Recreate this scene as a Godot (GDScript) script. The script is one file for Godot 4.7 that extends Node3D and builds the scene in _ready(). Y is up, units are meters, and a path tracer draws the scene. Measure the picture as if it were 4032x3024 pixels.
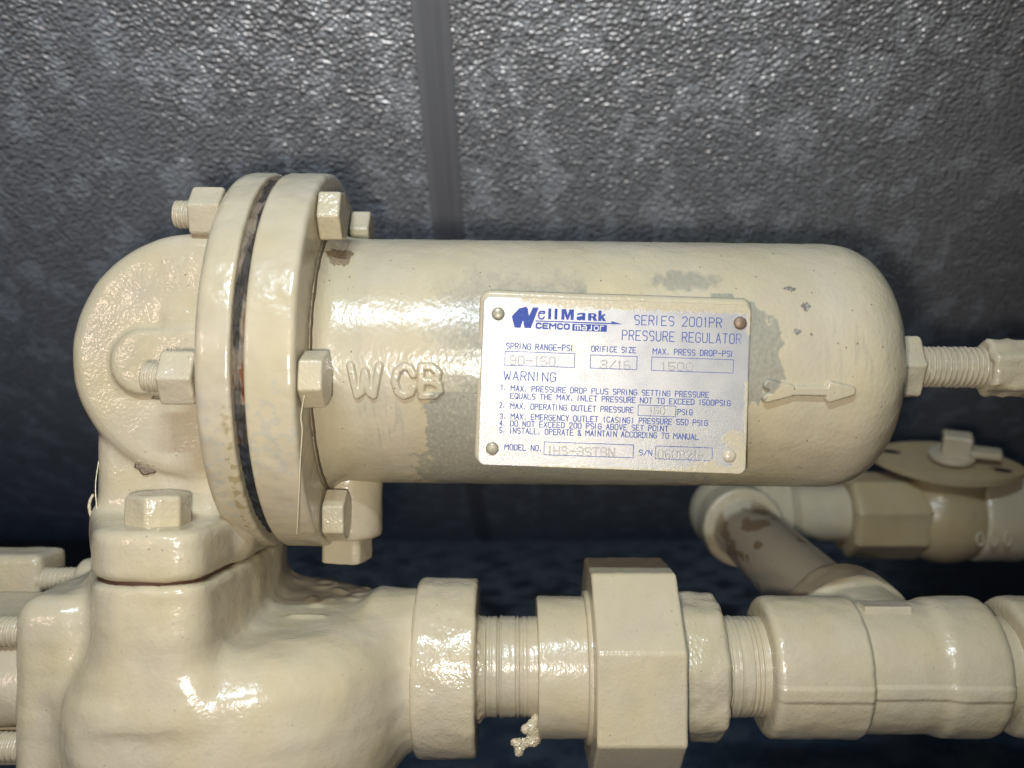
extends Node3D

# ------------------------------------------------------------------ helpers
var F := {}          # thing -> frame its meshes are modelled in
var W := {}          # node -> world transform
var lump := FastNoiseLite.new()
var fine := FastNoiseLite.new()
var mat := {}

func numbered(parent: Node, called: String) -> String:
	var n := called
	var i := 0
	while parent.has_node(NodePath(n)):
		i += 1
		n = "%s_%03d" % [called, i]
	return n

func thing(called: String, label: String, category: String, base: Vector3, group := "", frame := Transform3D()) -> Node3D:
	var o := Node3D.new()
	o.name = numbered(self, called)
	add_child(o, true)
	o.transform = Transform3D(frame.basis, frame * base if frame != Transform3D() else base)
	W[o] = o.transform
	F[o] = frame
	o.set_meta("label", label)
	o.set_meta("category", category)
	if group != "":
		o.set_meta("group", group)
	return o

func place(called: String, parent: Node3D, m: Mesh, material: Material, xf := Transform3D()) -> MeshInstance3D:
	var o := MeshInstance3D.new()
	o.name = numbered(parent, called)
	o.mesh = m
	o.material_override = material
	parent.add_child(o, true)
	var fr: Transform3D = F[parent]
	F[o] = fr
	W[o] = fr * xf
	var pw: Transform3D = W[parent]
	o.transform = pw.affine_inverse() * W[o]
	return o

func structure(called: String, m: Mesh, material: Material, label: String) -> MeshInstance3D:
	var o := MeshInstance3D.new()
	o.name = called
	o.mesh = m
	o.material_override = material
	add_child(o, true)
	o.set_meta("kind", "structure")
	o.set_meta("label", label)
	return o

func finish(v: PackedVector3Array, uv: PackedVector2Array, idx: PackedInt32Array, seam := 0, rows := 0) -> ArrayMesh:
	# outward winding from the signed volume, smooth area weighted normals; front faces run clockwise
	var vol := 0.0
	var n := PackedVector3Array()
	n.resize(v.size())
	for t in range(0, idx.size(), 3):
		var a := v[idx[t]]
		var b := v[idx[t + 1]]
		var c := v[idx[t + 2]]
		var f := (b - a).cross(c - a)
		vol += a.dot(f)
		n[idx[t]] += f
		n[idx[t + 1]] += f
		n[idx[t + 2]] += f
	if seam > 0:
		for i in rows:
			var s := n[i * (seam + 1)] + n[i * (seam + 1) + seam]
			n[i * (seam + 1)] = s
			n[i * (seam + 1) + seam] = s
	var sgn := 1.0 if vol > 0.0 else -1.0
	for i in n.size():
		n[i] = n[i].normalized() * sgn
	if vol > 0.0:
		for t in range(0, idx.size(), 3):
			var k := idx[t + 1]
			idx[t + 1] = idx[t + 2]
			idx[t + 2] = k
	var arr := []
	arr.resize(Mesh.ARRAY_MAX)
	arr[Mesh.ARRAY_VERTEX] = v
	arr[Mesh.ARRAY_NORMAL] = n
	if uv.size() == v.size():
		arr[Mesh.ARRAY_TEX_UV] = uv
	arr[Mesh.ARRAY_INDEX] = idx
	var m := ArrayMesh.new()
	m.add_surface_from_arrays(Mesh.PRIMITIVE_TRIANGLES, arr)
	return m

func loft(rings: Array, us: PackedFloat32Array = PackedFloat32Array(), caps := true) -> ArrayMesh:
	# rings of equal size whose last point repeats the first
	var k: int = rings[0].size()
	var v := PackedVector3Array()
	var uv := PackedVector2Array()
	var idx := PackedInt32Array()
	for i in rings.size():
		v.append_array(rings[i])
		var u: float = us[i] if us.size() else float(i) / (rings.size() - 1)
		for j in k:
			uv.append(Vector2(u, float(j) / (k - 1)))
	for i in rings.size() - 1:
		for j in k - 1:
			var a := i * k + j
			idx.append_array([a, a + 1, a + k, a + 1, a + k + 1, a + k])
	if caps:
		for e in 2:
			var i: int = 0 if e == 0 else rings.size() - 1
			var c := Vector3.ZERO
			for j in k - 1:
				c += v[i * k + j]
			v.append(c / (k - 1))
			uv.append(Vector2(uv[i * k].x, 0.5))
			for j in k - 1:
				if e == 0:
					idx.append_array([i * k + j + 1, i * k + j, v.size() - 1])
				else:
					idx.append_array([i * k + j, i * k + j + 1, v.size() - 1])
	return finish(v, uv, idx, k - 1, rings.size())

func profile(pts: Array, step := 0.004) -> PackedVector2Array:
	# corner points [x, r, fillet] -> rounded polyline, long runs subdivided
	var raw := PackedVector2Array()
	for i in pts.size():
		var p := Vector2(pts[i][0], pts[i][1])
		var f: float = pts[i][2] if pts[i].size() > 2 else 0.0
		if f <= 0.0 or i == 0 or i == pts.size() - 1:
			raw.append(p)
			continue
		var a := (Vector2(pts[i - 1][0], pts[i - 1][1]) - p)
		var b := (Vector2(pts[i + 1][0], pts[i + 1][1]) - p)
		var fa := minf(f, a.length() * 0.49)
		var fb := minf(f, b.length() * 0.49)
		var p0 := p + a.normalized() * fa
		var p2 := p + b.normalized() * fb
		for s in 7:
			var t := s / 6.0
			raw.append(p0.lerp(p, t).lerp(p.lerp(p2, t), t))
	var out := PackedVector2Array([raw[0]])
	for i in range(1, raw.size()):
		var n := int(ceil(raw[i - 1].distance_to(raw[i]) / step))
		for s in range(1, n + 1):
			out.append(raw[i - 1].lerp(raw[i], float(s) / n))
	return out

func lathe(prof: PackedVector2Array, seg := 96, amp := 0.00015, sd := 0.0, extra = null) -> ArrayMesh:
	var rings := []
	var us := PackedFloat32Array()
	var x0 := prof[0].x
	var x1 := prof[0].x
	for p in prof:
		x0 = minf(x0, p.x)
		x1 = maxf(x1, p.x)
	for p in prof:
		var r := PackedVector3Array()
		for j in seg + 1:
			var th := -PI + TAU * (j % seg) / seg
			var pr := p.y
			if extra != null:
				var f: Callable = extra
				pr += float(f.call(p.x, th))
			var q := Vector3(p.x, pr * sin(th), pr * cos(th))
			if amp > 0.0:
				var d := lump.get_noise_3d(q.x * 1000 + sd, q.y * 1000, q.z * 1000) * amp
				q += Vector3(d * 0.4, d * sin(th), d * cos(th))
			r.append(q)
		rings.append(r)
		us.append((p.x - x0) / maxf(x1 - x0, 1e-6))
	return loft(rings, us)

func lathe_fn(x0: float, x1: float, n: int, seg: int, fn: Callable) -> ArrayMesh:
	var rings := []
	for i in n + 1:
		var x := lerpf(x0, x1, float(i) / n)
		var r := PackedVector3Array()
		for j in seg + 1:
			var th := -PI + TAU * (j % seg) / seg
			var rr: float = fn.call(x, th)
			r.append(Vector3(x, rr * sin(th), rr * cos(th)))
		rings.append(r)
	return loft(rings)

func screw(r: float, x0: float, x1: float, pitch: float, depth := 0.0006, rough := 0.0001) -> ArrayMesh:
	var n := int((x1 - x0) / pitch * 10)
	return lathe_fn(x0, x1, n, 40, func(x: float, th: float) -> float:
		var t := minf(minf(x - x0, x1 - x) / 0.0012, 1.0)
		var w := 0.5 - 0.5 * cos(TAU * (x / pitch - th / TAU))
		return r - 0.0008 * (1.0 - t) - depth * w * w + lump.get_noise_3d(x * 2500, r * sin(th) * 2500, r * cos(th) * 2500) * rough)

func poly(n: int, r: float, a0: float) -> PackedVector2Array:
	var o := PackedVector2Array()
	for i in n:
		var a := a0 + TAU * i / n
		o.append(Vector2(r * sin(a), r * cos(a)))   # (y, z)
	return o

func prism(outline: PackedVector2Array, x0: float, x1: float, rho: float, e: float, cham := 0.0, amp := 0.0001, sub := 6) -> ArrayMesh:
	# convex outline in (y, z), vertical corners rounded by rho, ends rounded by e; cham turns the corners off at both ends like a nut
	var base := PackedVector2Array()
	var nor := PackedVector2Array()
	var n := outline.size()
	var rmax := 0.0
	var area := 0.0
	for i in n:
		rmax = maxf(rmax, outline[i].length())
		area += outline[i].cross(outline[(i + 1) % n])
	if area < 0:
		outline.reverse()
	for i in n:
		var p := outline[i]
		var da := (p - outline[(i + n - 1) % n]).normalized()
		var db := (outline[(i + 1) % n] - p).normalized()
		var na := Vector2(da.y, -da.x)
		var nb := Vector2(db.y, -db.x)
		var c := p - (na + nb) * (rho / (1.0 + na.dot(nb)))
		var prev := Vector2()
		for s in 6:
			var nn := na.lerp(nb, s / 5.0).normalized()
			base.append(c + nn * rho)
			nor.append(nn)
		var nxt := outline[(i + 1) % n]
		var dn := (outline[(i + 2) % n] - nxt).normalized()
		var nc := Vector2(dn.y, -dn.x)
		var c2 := nxt - (nb + nc) * (rho / (1.0 + nb.dot(nc)))
		var from := c + nb * rho
		var to := c2 + nb * rho
		for s in range(1, sub):
			base.append(from.lerp(to, float(s) / sub))
			nor.append(nb)
	var rings := []
	var ins := [[x0, 0.5], [x0, 0.12]]
	var lay := []
	lay.append([x0, -1.6 * e])
	for s in 5:
		var ph := s / 4.0 * PI / 2
		lay.append([x0 + e - e * cos(ph), -e + e * sin(ph)])
	var steps := maxi(2, int((x1 - x0) / 0.004))
	for s in range(1, steps):
		lay.append([lerpf(x0 + e, x1 - e, float(s) / steps), 0.0])
	for s in 5:
		var ph := (4 - s) / 4.0 * PI / 2
		lay.append([x1 - e + e * cos(ph), -e + e * sin(ph)])
	lay.append([x1, -1.6 * e])
	for l in lay:
		var r := PackedVector3Array()
		for j in base.size() + 1:
			var q := base[j % base.size()] + nor[j % base.size()] * float(l[1])
			if cham > 0.0:
				var lim := rmax - cham + minf(l[0] - x0, x1 - l[0]) * 1.7
				if q.length() > lim:
					q = q.normalized() * lim
			var v := Vector3(l[0], q.x, q.y)
			if amp > 0.0:
				v += Vector3(0.5, nor[j % base.size()].x, nor[j % base.size()].y) * lump.get_noise_3d(v.x * 1200, v.y * 1200, v.z * 1200) * amp
			r.append(v)
		rings.append(r)
	return loft(rings)

func strand(pts: Array, r: float) -> ArrayMesh:
	var c := Curve3D.new()
	for i in pts.size():
		var t: Vector3 = (pts[mini(i + 1, pts.size() - 1)] - pts[maxi(i - 1, 0)]) * 0.2
		c.add_point(pts[i], -t, t)
	var rings := []
	var n := pts.size() * 6
	for i in n + 1:
		var s := c.get_baked_length() * i / n
		var p := c.sample_baked(s, true)
		var d := (c.sample_baked(minf(s + 0.001, c.get_baked_length()), true) - c.sample_baked(maxf(s - 0.001, 0), true)).normalized()
		var a := d.cross(Vector3(0.31, 0.2, 0.93)).normalized()
		var b := d.cross(a)
		var ring := PackedVector3Array()
		var rr := r * (0.8 + 0.4 * absf(lump.get_noise_1d(i * 20.0)))
		for j in 7:
			ring.append(p + a * (rr * cos(TAU * j / 6)) + b * (rr * sin(TAU * j / 6)))
		rings.append(ring)
	return loft(rings)

func smin(a: float, b: float, k: float) -> float:
	var h := maxf(k - absf(a - b), 0.0) / k
	return minf(a, b) - h * h * k * 0.25

func smax(a: float, b: float, k: float) -> float:
	return -smin(-a, -b, k)

func rbox(p: Vector3, c: Vector3, h: Vector3, r: float) -> float:
	var q := (p - c).abs() - h + Vector3(r, r, r)
	return q.max(Vector3.ZERO).length() + minf(maxf(q.x, maxf(q.y, q.z)), 0.0) - r

func rcyl(rad: float, ax: float, R: float, h: float, r: float) -> float:
	var q := Vector2(rad - R + r, absf(ax) - h + r)
	return q.max(Vector2.ZERO).length() + minf(maxf(q.x, q.y), 0.0) - r

func seg3(p: Vector3, a: Vector3, b: Vector3) -> float:
	var t := clampf((p - a).dot(b - a) / maxf((b - a).length_squared(), 1e-12), 0.0, 1.0)
	return p.distance_to(a.lerp(b, t))

func seg2(p: Vector2, a: Vector2, b: Vector2) -> float:
	var t := clampf((p - a).dot(b - a) / maxf((b - a).length_squared(), 1e-12), 0.0, 1.0)
	return p.distance_to(a.lerp(b, t))

func ucap(p: Vector2, a: Vector2, b: Vector2, ra: float, rb: float) -> float:
	var t := clampf((p - a).dot(b - a) / (b - a).length_squared(), 0.0, 1.0)
	return p.distance_to(a.lerp(b, t)) - lerpf(ra, rb, t)

func nets(lo: Vector3, hi: Vector3, cell: float, f: Callable) -> ArrayMesh:
	# surface nets: one vertex in each crossed cell, one quad round each crossed edge
	var B := 6
	var nb := Vector3i(((hi - lo) / (cell * B)).ceil())
	var n := nb * B
	var sx := n.x + 1
	var sxy := sx * (n.y + 1)
	var val := PackedFloat32Array()
	val.resize(sxy * (n.z + 1))
	val.fill(9.0)
	var vid := PackedInt32Array()
	vid.resize(val.size())
	vid.fill(-1)
	var cells := PackedInt32Array()
	var reach := cell * B * 0.95 + 0.002
	for bz in nb.z:
		for by in nb.y:
			for bx in nb.x:
				var d: float = f.call(lo + (Vector3(bx, by, bz) + Vector3(0.5, 0.5, 0.5)) * (cell * B))
				if absf(d) > reach:
					continue
				for k in range(bz * B, bz * B + B + 1):
					for j in range(by * B, by * B + B + 1):
						for i in range(bx * B, bx * B + B + 1):
							var at := i + j * sx + k * sxy
							if val[at] == 9.0:
								val[at] = f.call(lo + Vector3(i, j, k) * cell)
							if i < bx * B + B and j < by * B + B and k < bz * B + B:
								cells.append(at)
	var v := PackedVector3Array()
	var off := PackedInt32Array([0, 1, sx, sx + 1, sxy, sxy + 1, sxy + sx, sxy + sx + 1])
	var ed := PackedInt32Array([0, 1, 2, 3, 4, 5, 6, 7, 0, 2, 1, 3, 4, 6, 5, 7, 0, 4, 1, 5, 2, 6, 3, 7])
	for at in cells:
		var neg := 0
		for o in off:
			if val[at + o] < 0.0:
				neg += 1
		if neg == 0 or neg == 8:
			continue
		var s := Vector3.ZERO
		var c := 0
		for e in 12:
			var a := ed[e * 2]
			var b := ed[e * 2 + 1]
			var va := val[at + off[a]]
			var vb := val[at + off[b]]
			if (va < 0.0) != (vb < 0.0):
				var t := va / (va - vb)
				s += Vector3(a & 1, (a >> 1) & 1, a >> 2).lerp(Vector3(b & 1, (b >> 1) & 1, b >> 2), t)
				c += 1
		vid[at] = v.size()
		var k := at / sxy
		var j := (at - k * sxy) / sx
		v.append(lo + (Vector3(at - k * sxy - j * sx, j, k) + s / c) * cell)
	var idx := PackedInt32Array()
	var step := [1, sx, sxy]
	for at in cells:
		if vid[at] < 0:
			continue
		for ax in 3:
			var va := val[at]
			var vb := val[at + step[ax]]
			if (va < 0.0) == (vb < 0.0):
				continue
			var u: int = step[(ax + 1) % 3]
			var w: int = step[(ax + 2) % 3]
			if at - u - w < 0:
				continue
			var q := [vid[at], vid[at - u], vid[at - u - w], vid[at - w]]
			if q.min() < 0:
				continue
			if va < 0.0:
				idx.append_array([q[0], q[1], q[2], q[0], q[2], q[3]])
			else:
				idx.append_array([q[0], q[2], q[1], q[0], q[3], q[2]])
	return finish(v, PackedVector2Array(), idx)

# ------------------------------------------------------------------ textures
func nimg(w: int, h: int, freq: float, sd: int, oct := 3, kind := FastNoiseLite.TYPE_SIMPLEX_SMOOTH, tile := false) -> PackedByteArray:
	var n := FastNoiseLite.new()
	n.noise_type = kind
	n.seed = sd
	n.frequency = freq
	n.fractal_type = FastNoiseLite.FRACTAL_FBM if oct > 1 else FastNoiseLite.FRACTAL_NONE
	n.fractal_octaves = oct
	var im := n.get_seamless_image(w, h, false, false, 0.12, true) if tile else n.get_image(w, h, false, false, true)
	im.convert(Image.FORMAT_L8)
	return im.get_data()

func tex_rgb(w: int, h: int, d: PackedByteArray) -> ImageTexture:
	return ImageTexture.create_from_image(Image.create_from_data(w, h, false, Image.FORMAT_RGB8, d))

func tex_l(w: int, h: int, d: PackedByteArray) -> ImageTexture:
	return ImageTexture.create_from_image(Image.create_from_data(w, h, false, Image.FORMAT_L8, d))

func put3(d: PackedByteArray, i: int, c: Color) -> void:
	d[i * 3] = int(clampf(c.r, 0, 1) * 255)
	d[i * 3 + 1] = int(clampf(c.g, 0, 1) * 255)
	d[i * 3 + 2] = int(clampf(c.b, 0, 1) * 255)

const CREAM := Color(0.712, 0.668, 0.570)
const PRIMER := Color(0.575, 0.56, 0.50)
const RUST := Color(0.27, 0.17, 0.10)

func cream_at(a: int, b: int) -> Color:
	# brushed-on paint: slow drift between a yellower and a greyer cream
	var t := (a - 128) / 128.0
	var k := 1.0 + 0.035 * t
	return Color(CREAM.r * k, CREAM.g * k * (1.0 + 0.006 * (b - 128) / 128.0), CREAM.b * k * (1.0 + 0.045 * (b - 128) / 128.0))

var peel_h: ImageTexture
var mottle: ImageTexture

func make_paint_textures() -> void:
	var s := 1024
	var a := nimg(s, s, 0.045, 3, 2, FastNoiseLite.TYPE_SIMPLEX_SMOOTH, true)
	var b := nimg(s, s, 0.012, 5, 2, FastNoiseLite.TYPE_SIMPLEX_SMOOTH, true)
	var c := nimg(s, s, 0.02, 8, 1, FastNoiseLite.TYPE_CELLULAR, true)
	var h := PackedByteArray()
	h.resize(s * s)
	for i in s * s:
		var grit := maxf(0.0, 34.0 - c[i]) * 1.6        # sparse paint beads
		h[i] = int(clampf(a[i] * 0.34 + b[i] * 0.42 + grit, 0, 255))
	peel_h = tex_l(s, s, h)
	s = 512
	a = nimg(s, s, 0.01, 13, 4, FastNoiseLite.TYPE_SIMPLEX_SMOOTH, true)
	b = nimg(s, s, 0.006, 15, 3, FastNoiseLite.TYPE_SIMPLEX_SMOOTH, true)
	c = nimg(s, s, 0.05, 17, 2, FastNoiseLite.TYPE_SIMPLEX_SMOOTH, true)
	var d := PackedByteArray()
	d.resize(s * s * 3)
	var rng := RandomNumberGenerator.new()
	rng.seed = 4
	for i in s * s:
		var col := cream_at(a[i], b[i])
		var wear := clampf((a[i] - 196 + (c[i] - 128) * 0.5) / 30.0, 0.0, 1.0)
		put3(d, i, col.lerp(PRIMER, wear * 0.16))
	for k in 60:
		var px := rng.randi_range(2, s - 3)
		var py := rng.randi_range(2, s - 3)
		for o in rng.randi_range(1, 4):
			put3(d, (py + o / 2) * s + px + o % 2, Color(0.38, 0.34, 0.27))
	mottle = tex_rgb(s, s, d)

func paint(depth := 0.012, rough := 0.24, tint := Color.WHITE) -> StandardMaterial3D:
	var m := StandardMaterial3D.new()
	m.albedo_color = tint
	m.albedo_texture = mottle
	m.roughness = rough
	m.uv1_triplanar = true
	m.uv1_scale = Vector3(10, 10, 10)
	m.heightmap_enabled = true
	m.heightmap_texture = peel_h
	m.heightmap_scale = depth
	return m

func plain(c: Color, rough: float, metal := 0.0) -> StandardMaterial3D:
	var m := StandardMaterial3D.new()
	m.albedo_color = c
	m.roughness = rough
	m.metallic = metal
	return m

func case_material() -> StandardMaterial3D:
	# spring case: u runs along x from -79.5 mm over 248.0 mm, v round the barrel, 0.5 facing out, up is greater
	var s := 1024
	var a := nimg(s, s, 0.006, 21, 4)
	var b := nimg(s, s, 0.004, 22, 3)
	var c := nimg(s, s, 0.03, 23, 4)
	var f := nimg(s, s, 0.12, 24, 2)
	var sp := nimg(s, s, 0.09, 29, 1)
	var d := PackedByteArray()
	d.resize(s * s * 3)
	var ro := PackedByteArray()
	ro.resize(s * s)
	var h := PackedByteArray()
	h.resize(s * s)
	var bump := nimg(s, s, 0.10, 25, 2)
	var slow := nimg(s, s, 0.014, 26, 2)
	for y in s:
		var th := (y / float(s) - 0.5) * 360.0
		for x in s:
			var i := y * s + x
			var mm := x / float(s) * 248.0 - 79.5
			var col := cream_at(a[i], b[i])
			var rough := 0.22 + 0.06 * (b[i] / 255.0)
			var hh := bump[i] * 0.3 + slow[i] * 0.35
			if th > -80 and th < 65:
				var nz := (c[i] - 128) / 128.0
				var fz := (f[i] - 128) / 128.0
				# thin primer showing left of the plate: hard edge where the brush stopped low down, soft overspray higher up
				var g := 0.0
				var edge := -34.0 + (3.5 * nz + 1.5 * fz if th < -18 else 5.0 * nz + 6.0 * fz - (th + 18) * 0.06)
				if mm < 30 and th < 60:
					g = clampf((mm - edge) / (1.0 if th < -14 else 24.0), 0, 1)
					g *= clampf((44 - th + nz * 10) / 22.0, 0, 1)
				# under the plate
				if th < -42 + nz * 7 and mm > -38 + nz * 12:
					g = maxf(g, clampf((98 + nz * 22 - mm) / 26.0, 0, 1) * 0.85)
				# right of the plate
				var rx := mm - (91.0 + 19.0 * (1.0 - pow((th - 3) / 26.0, 2)) + nz * 6.0 + fz * 1.2)
				if mm > 80 and absf(th - 3) < 27 and rx < 0:
					g = maxf(g, clampf(-rx / 0.7, 0, 1))
				# patch above the plate
				var rp := pow((mm - 70) / 15.0, 2) + pow((th - 37) / 6.0, 2) + nz * 0.9
				g = maxf(g, clampf((1.0 - rp) * 1.4, 0, 0.75))
				# thin scuffs run round the barrel
				var sc := pow((mm - 140) / 22.0, 2) + pow((th - 6) / 24.0, 2)
				if sc < 1.0:
					g = maxf(g, clampf((sp[((y / 6) % s) * s + x] - 166) / 34.0, 0, 1) * (1.0 - sc) * 0.28)
				var sc2 := pow((mm + 52) / 12.0, 2) + pow((th + 28) / 16.0, 2)
				if sc2 < 1.0:
					g = maxf(g, clampf((sp[((y / 5) % s) * s + x] - 160 + nz * 20) / 40.0, 0, 1) * (1.0 - sc2) * 0.6)
				var pr := PRIMER * (1.0 + 0.06 * fz)
				if f[i] > 196 and mm < 30:
					pr = pr.lerp(CREAM, 0.4)
				col = col.lerp(pr, g)
				rough = lerpf(rough, 0.30, g)
				hh += g * ((f[i] - 128) * 0.10 - 10)
				# bare flakes
				for q in [[118.5, 23.5, 3.4, 4.6], [113.0, 13.0, 3.4, 3.0], [118.5, 11.5, 3.0, 4.4], [113.0, 33.0, 4.0, 2.2]]:
					var rr: float = absf(mm - q[0]) / q[2] + absf(th - q[1]) / q[3] + nz * 0.75 + fz * 0.35
					if rr < 0.42:
						col = Color(0.45, 0.43, 0.40).lerp(Color(0.66, 0.66, 0.64), clampf(fz + 0.3, 0, 1))
						rough = 0.45
						hh -= 22
					elif rr < 0.52:
						col = col.lerp(Color(0.35, 0.3, 0.27), 0.6)
				# bare spot under the upper bolt
				var br := pow((mm + 72.5) / 5.5, 2) + pow((th - 50) / 8.0, 2) + nz * 0.5 + fz * 0.2
				if br < 0.8:
					col = Color(0.52, 0.45, 0.36) * (1.0 + 0.14 * fz)
					rough = 0.6
					hh -= 26
			put3(d, i, col)
			ro[i] = int(rough * 255)
			h[i] = int(clampf(hh + 30, 0, 255))
	var rng := RandomNumberGenerator.new()
	rng.seed = 9
	for k in 150:
		var px := rng.randi_range(4, s - 6)
		var py := rng.randi_range(s / 4, s * 3 / 4)
		var big := rng.randi_range(1, 3)
		for o in big:
			put3(d, (py + o / 2) * s + px + o % 2, Color(0.33, 0.27, 0.2))
			h[(py + o / 2) * s + px + o % 2] = 20
	for o in 14:
		put3(d, (s / 2 - 95 + o / 5) * s + 292 + o % 5, Color(0.4, 0.2, 0.08))
	var m := plain(Color.WHITE, 1.0)
	m.albedo_texture = tex_rgb(s, s, d)
	m.roughness_texture = tex_l(s, s, ro)
	m.heightmap_enabled = true
	m.heightmap_texture = tex_l(s, s, h)
	m.heightmap_scale = 0.042
	return m

func rim_material(sd: int, spots: Array) -> StandardMaterial3D:
	var w := 64
	var hgt := 2048
	var a := nimg(w, hgt, 0.01, sd, 3)
	var b := nimg(w, hgt, 0.006, sd + 1, 3)
	var c := nimg(w, hgt, 0.05, sd + 2, 4)
	var slow := nimg(w, hgt, 0.03, sd + 3, 2)
	var d := PackedByteArray()
	d.resize(w * hgt * 3)
	var h := PackedByteArray()
	h.resize(w * hgt)
	for y in hgt:
		var th := (y / float(hgt) - 0.5) * 360.0
		for x in w:
			var i := y * w + x
			var col := cream_at(a[i], b[i])
			var g := 0.0
			for q in spots:
				var rr: float = pow((th - q[0]) / q[1], 2) + pow((x / float(w) - q[2]) / q[3], 2)
				g = maxf(g, clampf((c[i] - 128) / 20.0 + 0.2 - rr * 1.6, 0, 1) * q[4] * 0.5)
			var to := Color(0.62, 0.63, 0.60)
			if spots.size() and spots[0].size() > 5 and x > w * 0.7:
				to = Color(0.50, 0.43, 0.26)
			put3(d, i, col.lerp(to, g))
			h[i] = int(clampf(slow[i] * 0.45 + c[i] * 0.22 + 20 - g * 14, 0, 255))
	var m := plain(Color.WHITE, 0.23)
	m.albedo_texture = tex_rgb(w, hgt, d)
	m.heightmap_enabled = true
	m.heightmap_texture = tex_l(w, hgt, h)
	m.heightmap_scale = 0.045
	return m

# ---- name plate print: a single-stroke engraver's alphabet on a 4 x 6 grid
var glyph := {
	"A": "002640 1232", "B": "00063645443303 3342413000", "C": "4536160501103041", "D": "00062645412000", "E": "46060040 0333", "F": "460600 0333",
	"G": "45361605011030414323", "H": "0006 4046 0343", "I": "2026", "J": "4641301001", "K": "0006 4602 1340", "L": "060040", "M": "0006234640", "N": "00064046",
	"O": "103041453616050110", "P": "00063645443303", "Q": "103041453616050110 2240", "R": "00063645443303 2340", "S": "4536160504133342413010 01", "T": "0646 2620",
	"U": "060110304146", "V": "062046", "W": "0610243046", "X": "0046 0640", "Y": "062346 2320", "Z": "06460040", "0": "103041453616050110", "1": "152620",
	"2": "051636454400 0040", "3": "05163645443313 3342413010 1001", "4": "30360242", "5": "46060333424130 301001", "6": "36160501103041423303", "7": "064610",
	"8": "133344453616050413 1302011030414233", "9": "011030414536160504133343", ".": "2021", ",": "2110", "-": "0343", "/": "0046", "&": "40051626350110 10203042",
	"(": "36252130", ")": "16252110", "e": "03434434140301103041", "l": "0006", "a": "1434434010010242", "r": "0004 03142434", "k": "0006 4402 1340", "m": "000424342420 344440",
	"j": "343010", "o": "103041433414030110",
}

func raster(buf: PackedByteArray, w: int, h: int, a: Vector2, b: Vector2, hw: float, val: int) -> void:
	var x0 := maxi(0, int(minf(a.x, b.x) - hw - 1))
	var x1 := mini(w - 1, int(maxf(a.x, b.x) + hw + 1))
	var y0 := maxi(0, int(minf(a.y, b.y) - hw - 1))
	var y1 := mini(h - 1, int(maxf(a.y, b.y) + hw + 1))
	for y in range(y0, y1 + 1):
		for x in range(x0, x1 + 1):
			var d := seg2(Vector2(x + 0.5, y + 0.5), a, b)
			var k := int(clampf(hw + 0.5 - d, 0, 1) * 255)
			if k > 0:
				var i := y * w + x
				buf[i] = maxi(buf[i], k) if val > 0 else mini(buf[i], 255 - k)

func write_line(buf: PackedByteArray, w: int, h: int, s: float, text: String, x0: float, y0: float, x1: float, y1: float, hgt: float, hw: float, val := 1, slant := 0.0, dots := 0.0) -> void:
	var adv := []
	var total := 0.0
	for ch in text:
		var a := 5.8
		if ch == " ":
			a = 5.0
		elif ch in "I1.,":
			a = 4.4
		elif ch in "l":
			a = 3.0
		elif ch in "WMm":
			a = 6.8
		adv.append(a)
		total += a
	total -= 1.6
	var ux := (x1 - x0) / total
	var sl := (y1 - y0) / (x1 - x0)
	var cx := 0.0
	for i in text.length():
		var ch := text[i]
		if glyph.has(ch):
			var gx: float = (adv[i] - 1.8) / 4.0
			for st in str(glyph[ch]).split(" "):
				var last := Vector2()
				for q in st.length() / 2:
					var p := Vector2((cx + int(st[q * 2]) * gx) * ux + slant * int(st[q * 2 + 1]), -int(st[q * 2 + 1]) / 6.0 * hgt)
					p = Vector2(x0 + p.x, y0 + p.y + sl * p.x) * s
					if ch == "l" or ch == "I":
						p.x += ux * s * (0.0 if ch == "l" else -0.8)
					if q > 0:
						if dots > 0.0:
							var n := maxi(1, int(last.distance_to(p) / (dots * s)))
							for t in n + 1:
								var c := last.lerp(p, float(t) / n)
								raster(buf, w, h, c, c, hw * s, val)
						else:
							raster(buf, w, h, last, p, hw * s, val)
					last = p
		cx += adv[i]

func fill_poly(buf: PackedByteArray, w: int, s: float, pts: Array, val := 255) -> void:
	var p := PackedVector2Array()
	var lo := Vector2(1e9, 1e9)
	var hi := Vector2.ZERO
	for q in pts:
		p.append(Vector2(q[0], q[1]) * s)
		lo = lo.min(p[-1])
		hi = hi.max(p[-1])
	for y in range(int(lo.y), int(hi.y) + 1):
		for x in range(int(lo.x), int(hi.x) + 1):
			if Geometry2D.is_point_in_polygon(Vector2(x + 0.5, y + 0.5), p):
				buf[y * w + x] = val

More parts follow.
